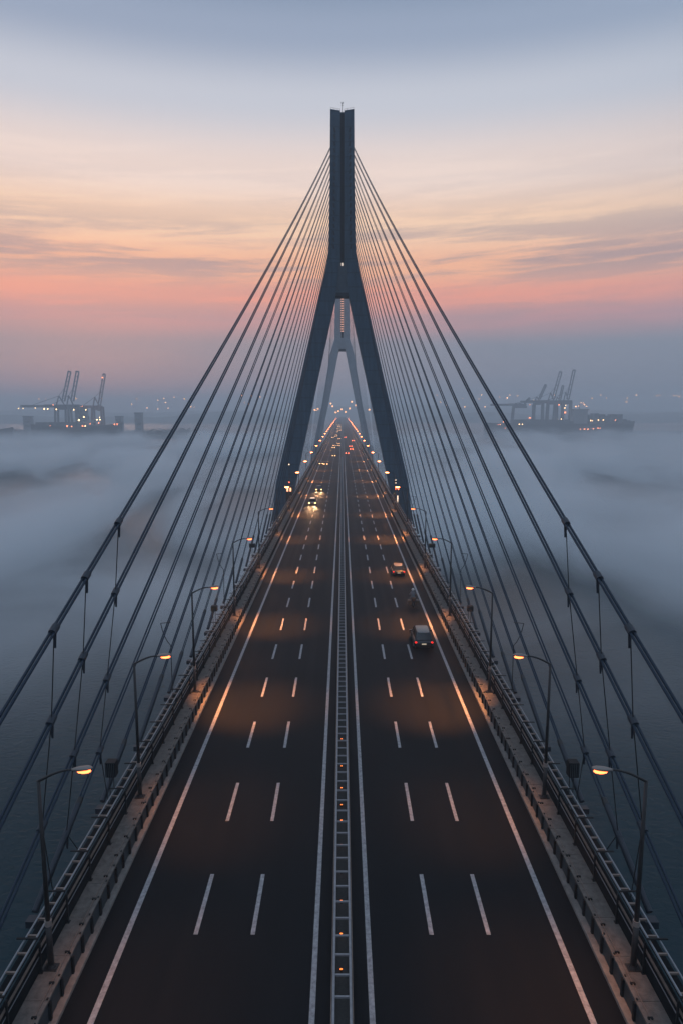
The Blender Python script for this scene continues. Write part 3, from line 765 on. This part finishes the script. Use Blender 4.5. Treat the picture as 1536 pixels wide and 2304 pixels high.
def make_ship(D,x0,x1,ydeck,bow,label,house,lights):
    """hull between pixel columns x0..x1, bow sign +1 = right"""
    a,_=at_dist(x0,ydeck,D); b,_=at_dist(x1,ydeck,D); zd=z_at(ydeck,D)-WZ
    L=b-a; r=empty('cargo_ship',((a+b)/2,D,WZ),label=label,cat='ship',group='cargo ships at the quays')
    S=[]
    n=14; W=19
    for i in range(n+1):
        t=-1+2*i/n; w=W*(1-max(0,t)**5)*(1-.45*max(0,-t)**6); w=max(w,.7)
        sheer=1+ .22*max(0,t)**4+.08*max(0,-t)**4
        fl=1-.5*max(0,t)**4
        xt=t*L/2; xb=t*L/2*(.955 if t>0 else .985)
        S.append([(xb*bow,-w*.7*fl,-1.5),(xb*bow,w*.7*fl,-1.5),(xt*bow,w,zd*sheer),(xt*bow,-w,zd*sheer)])
    if bow<0: S=S[::-1]
    MB().loft(S).build('hull',M['hull'],r)
    for (hx0,hx1,hy,mm,nm) in house:
        p,_=at_dist(hx0,hy,D); q,_=at_dist(hx1,hy,D); zt_=z_at(hy,D)-WZ
        cx_=(p+q)/2-(a+b)/2; w_=(q-p)/2
        h=MB().box(cx_-w_,cx_+w_,-14,14,zd-.5,zt_).build(nm,M[mm],r)
        if nm=='superstructure':
            MB().box(cx_-w_-2,cx_+w_+2,-18,18,zt_-3,zt_-.5).build('bridge_wing',M['super'],h); MB().tube([(cx_,0,zt_),(cx_,0,zt_+12)],.7,6).build('funnel',M['hull'],h)
    for px,py,c,rad in lights:
        p,z=at_dist(px,py,D); MB().ball((p-(a+b)/2,-20.5,z-WZ),rad,6,4).build('deck_light',M[c],r)
    return r
make_ship(1490,74,277,957,1,'dark cargo ship under the left cranes with orange deck lights',
   [(196,206,948,'super','superstructure')],
   [(160,958,'port_r',1.8),(170,959,'port_r',1.3),(194,958,'port_r',1.5),(200,958,'port',1.5),(186,945,'port',2.0),(197,938,'port',1.6),(226,944,'port',1.4),(233,944,'port',1.4),(232,939,'port',1.0),(230,951,'port_r',1.4),(211,953,'port_r',1.2),(265,954,'port_r',1.4),(271,954,'port_r',1.4),(122,957,'port_r',.8)])
make_ship(1460,-90,30,966,1,'low dark ship hull at the far left edge of the water',[(-60,-40,950,'super','superstructure')],[(7,945,'port_r',1.2),(6,934,'port_r',1.0)])
make_ship(1740,1088,1427,953,1,'long container ship under the right cranes with rows of orange lights',
   [(1287,1317,920,'super','superstructure')],
   [(1120,955,'port_r',1.3),(1127,949,'port_r',1.2),(1115,955,'port_r',1),(1131,963,'port_r',1),(1138,963,'port_r',1),(1162,954,'port',1.4),(1169,954,'port',1.4),(1187,940,'port_r',1.4),
    (1298,965,'port_r',1.3),(1307,965,'port_r',1.9),(1315,965,'port_r',1.9),(1327,964,'port_r',1.6),(1337,963,'port_r',1.6),(1342,963,'port_r',1.3),
    (1321,946,'port',1.5),(1325,946,'port',1.1),(1338,945,'port',1.7),(1349,945,'port',1.5),(1376,945,'port_r',1.3)])
# container stacks on the ships (blocks with visible tiers and bays)
def stack(D,x0,x1,ybot,ytop,label):
    a,zb=at_dist(x0,ybot,D); b,_=at_dist(x1,ybot,D); zt_=z_at(ytop,D); mb=MB()
    nb=max(2,int((b-a)/13)); nt_=max(1,int((zt_-zb)/2.8)); rr=random.Random(int(x0))
    for i in range(nb):
        tt=nt_-rr.choice((0,0,1,0)) if nt_>2 else nt_
        xa=a+(b-a)*i/nb; mb.box(xa+.3,xa+(b-a)/nb-.3,D-13,D+13,zb,zb+(zt_-zb)*tt/nt_)
    tag(mb.build('container_stack',M['cont']),label,'containers','container stacks on the ships')
stack(1740,1318,1341,954,930,'tall block of stacked containers right of the ship superstructure')
stack(1740,1342,1394,954,932,'long high block of containers toward the bow of the container ship')
stack(1740,1395,1412,954,943,'lower block of containers close to the bow')
stack(1740,1150,1286,954,944,'long low rows of containers under the right cranes')
stack(1490,86,190,958,950,'rows of containers on the ship under the left cranes')

# quays, low land, trees, far shore
tag(MB().box(-2600,-350,1590,2050,WZ-1,WZ+4.5).build('quay',M['land']),kind='structure')
tag(MB().box(500,1500,1830,2000,WZ-1,WZ+4.5).build('quay',M['land']),kind='structure')
def ridge(name,D,x0,x1,h,seed,dep=300):
    rr=random.Random(seed); n=60; top=[]; 
    ph=[rr.uniform(0,6) for _ in range(5)]
    mb=MB(); vs=[]; fs=[]
    for i in range(n+1):
        t=i/n; x=x0+(x1-x0)*t
        hh=h*(.55+.2*math.sin(t*7+ph[0])+.12*math.sin(t*17+ph[1])+.07*math.sin(t*41+ph[2])+.05*rr.random())*min(1,8*t+.1,8*(1-t)+.1)
        vs += [(x,D,WZ-1),(x,D+dep*.4,WZ+hh*.8),(x,D+dep*.6,WZ+hh),(x,D+dep,WZ-1)]
    for i in range(n):
        for k in range(3): a=i*4+k; fs.append((a,a+4,a+5,a+1))
    mb.add(vs,fs); return tag(mb.build(name,M['land'],smooth=True),kind='structure')
ridge('far_shore',3300,-3600,-100,70,1,500)
ridge('far_shore',3500,200,3600,62,2,500)
ridge('hills',4600,-4200,4200,110,5,900)
def trees(px0,px1,D,n,h,seed):
    rr=random.Random(seed); mb=MB()
    for i in range(n):
        px=rr.uniform(px0,px1); x,_=at_dist(px,960,D); hh=h*rr.uniform(.5,1.1)
        for k in range(26):
            c=(x+rr.gauss(0,hh*.4),D+rr.gauss(0,7),WZ+4+hh*rr.uniform(.2,1)); q=rr.uniform(.9,2.4)
            a=rr.uniform(0,PI); mb.add([(c[0]-q,c[1],c[2]-q*.6),(c[0]+q,c[1]+q*math.cos(a),c[2]),(c[0],c[1]-q,c[2]+q)],[(0,1,2)])
    return mb
tag(trees(300,450,1640,26,17,4).build('woods',M['leaf']),'low hazy wood on the shore right of the left cranes','wood',kind='stuff')
tag(trees(0,95,1640,20,15,8).build('woods',M['leaf']),'low hazy wood on the shore at the left edge','wood',kind='stuff')
def block(px0,px1,py,D,label):
    a,z=at_dist(px0,py,D); b,_=at_dist(px1,py,D)
    r=empty('building',((a+b)/2,D,WZ+4.5),label=label,cat='building'); w=(b-a)/2; h=z-WZ-4.5
    MB().box(-w,w,-8,8,0,h).build('wall',M['wall'],r); MB().box(-w-.8,w+.8,-8.8,8.8,h,h+2).build('roof',M['crane'],r)
    for i in range(3):
        MB().box(-w*.7,w*.7,-8.2,-8.01,h*(.25+.22*i),h*(.33+.22*i)).build('window',M['glass'],r)
block(305,320,930,1640,'tall square silo block on the left shore right of the ship')
block(176,196,918,1600,'pale building between the left cranes')
block(262,276,938,1660,'dark grey block behind the bow of the left ship')
block(55,72,938,1640,'low shed on the left shore below the crane girder')
# points of light on the far shore
def far_lights():
    rr=random.Random(11); mb=MB()
    L=[(24,897),(88,897),(103,897),(171,897),(230,897),(308,897),(369,897),(392,894),(373,906),(331,918),(379,918),(356,920),(297,910),(545,890),(566,891),(585,893),(550,906),(560,908),(430,915),(437,916),
       (1082,884),(1145,888),(1163,891),(1123,893),(1040,897),(1077,897),(1090,915),(1045,915),(1331,896),(1311,906),(1306,906),(1313,910),(1318,914),(1300,914),(1294,915),(1410,896),(1431,896),(1363,895),(1477,890),(1482,890),(1515,890),(1521,890),(1526,892),(1350,880),(1430,888),
       (982,884),(990,905),(1005,912),(700,925),(712,923)]
    for i in range(5):
        L.append((rr.choice((rr.uniform(0,660),rr.uniform(880,1536))),rr.gauss(900,6)))
    for px,py in L:
        D=rr.uniform(2500,3100); x,z=at_dist(px,max(py,889),D); mb.ball((x,D,max(z,WZ+3)),rr.uniform(1.0,2.2),6,4)
    tag(mb.build('shore_lights',emit('shore_lamp',(1,.45,.2),10)),'scattered orange points of light along the far foggy shore','lights',kind='stuff')
far_lights()
# approach lights where the bridge lands
def approach():
    mb=MB()
    for px,py in ((744,908),(748,914),(791,904),(800,912),(786,919),(768,921),(761,925),(708,922),(715,920),(830,922),(777,927),(755,928)):
        D=1700; x,z=at_dist(px,py,D); mb.ball((x,D,z),2.2,6,4)
    tag(mb.build('shore_lights',emit('approach_lamp',(1,.45,.2),3.2)),'cluster of orange lights where the bridge meets the far shore','lights',kind='stuff')
approach()

# ---------------------------------------------------------------- air
HAZE=.00052
def volume_box(name,x0,x1,y0,y1,z0,z1,m):
    o=MB().box(x0,x1,y0,y1,z0,z1).build(name,m); tag(o,kind='stuff'); return o
hm=bpy.data.materials.new('haze'); hm.use_nodes=True; nt=hm.node_tree
for n in list(nt.nodes):
    if n.type!='OUTPUT_MATERIAL': nt.nodes.remove(n)
pv=nt.nodes.new('ShaderNodeVolumePrincipled'); pv.inputs['Color'].default_value=(.92,.965,1,1); pv.inputs['Density'].default_value=HAZE; pv.inputs['Anisotropy'].default_value=.05
nt.links.new(pv.outputs[0],[n for n in nt.nodes if n.type=='OUTPUT_MATERIAL'][0].inputs['Volume'])
volume_box('haze',-6300,6300,-6300,6300,WZ-1,128,hm)

FOG=True
if FOG:
    fm=bpy.data.materials.new('fog_bank'); fm.use_nodes=True; nt=fm.node_tree; L=nt.links
    for n in list(nt.nodes):
        if n.type!='OUTPUT_MATERIAL': nt.nodes.remove(n)
    pv=nt.nodes.new('ShaderNodeVolumePrincipled'); pv.inputs['Color'].default_value=(.935,.97,.99,1); pv.inputs['Anisotropy'].default_value=.2
    tc=nt.nodes.new('ShaderNodeTexCoord'); mp=nt.nodes.new('ShaderNodeMapping'); mp.inputs['Location'].default_value=(7.7,1.9,1); mp.inputs['Scale'].default_value=(.0105,.0044,.016); L.new(tc.outputs['Object'],mp.inputs[0])
    n=nt.nodes.new('ShaderNodeTexNoise'); n.inputs['Scale'].default_value=1; n.inputs['Detail'].default_value=6; n.inputs['Roughness'].default_value=.58; n.inputs['Distortion'].default_value=.7; L.new(mp.outputs[0],n.inputs['Vector'])
    r=nt.nodes.new('ShaderNodeMapRange'); r.interpolation_type='SMOOTHSTEP'; r.inputs['From Min'].default_value=.42; r.inputs['From Max'].default_value=.66; r.inputs['To Max'].default_value=.065; L.new(n.outputs[0],r.inputs[0])
    # thins out toward the viewer and with height
    sp=nt.nodes.new('ShaderNodeSeparateXYZ'); L.new(tc.outputs['Object'],sp.inputs[0])
    a=nt.nodes.new('ShaderNodeMapRange'); a.interpolation_type='SMOOTHSTEP'; a.inputs['From Min'].default_value=85; a.inputs['From Max'].default_value=260; L.new(sp.outputs[1],a.inputs[0])
    z=nt.nodes.new('ShaderNodeMapRange'); z.inputs['From Min'].default_value=-8; z.inputs['From Max'].default_value=-30; z.clamp=True; L.new(sp.outputs[2],z.inputs[0])
    m1=nt.nodes.new('ShaderNodeMath'); m1.operation='MULTIPLY'; L.new(r.outputs[0],m1.inputs[0]); L.new(a.outputs[0],m1.inputs[1])
    e=nt.nodes.new('ShaderNodeMapRange'); e.interpolation_type='SMOOTHSTEP'; e.inputs['From Min'].default_value=2050; e.inputs['From Max'].default_value=300; L.new(sp.outputs[1],e.inputs[0])
    m0=nt.nodes.new('ShaderNodeMath'); m0.operation='MULTIPLY'; L.new(m1.outputs[0],m0.inputs[0]); L.new(e.outputs[0],m0.inputs[1]); m1=m0
    m2=nt.nodes.new('ShaderNodeMath'); m2.operation='MULTIPLY'; L.new(m1.outputs[0],m2.inputs[0]); L.new(z.outputs[0],m2.inputs[1])
    L.new(m2.outputs[0],pv.inputs['Density'])
    L.new(pv.outputs[0],[n for n in nt.nodes if n.type=='OUTPUT_MATERIAL'][0].inputs['Volume'])
    fm.cycles.volume_step_rate=.13
    volume_box('fog',-1400,1400,70,2080,WZ+.3,-8,fm)

# ---------------------------------------------------------------- sun (already below the haze, almost spent) and render settings
sl=bpy.data.lights.new('sun','SUN'); sl.energy=.12; sl.angle=math.radians(12); sl.color=(1,.62,.45)
so=bpy.data.objects.new('sun',sl); col.objects.link(so); so.rotation_euler=(math.radians(86),0,math.radians(180+20))
vs=sc.view_settings; vs.view_transform='Standard'; vs.look='None'; vs.exposure=0; vs.gamma=1
sc.render.engine='CYCLES'; cy=sc.cycles
cy.use_denoising=True; cy.denoiser='OPENIMAGEDENOISE'
cy.max_bounces=8; cy.diffuse_bounces=2; cy.glossy_bounces=2; cy.transmission_bounces=2; cy.volume_bounces=6; cy.transparent_max_bounces=6
cy.sample_clamp_indirect=4; cy.sample_clamp_direct=0; cy.use_light_tree=True; cy.caustics_reflective=False; cy.caustics_refractive=False
cy.volume_step_rate=1; cy.volume_max_steps=128
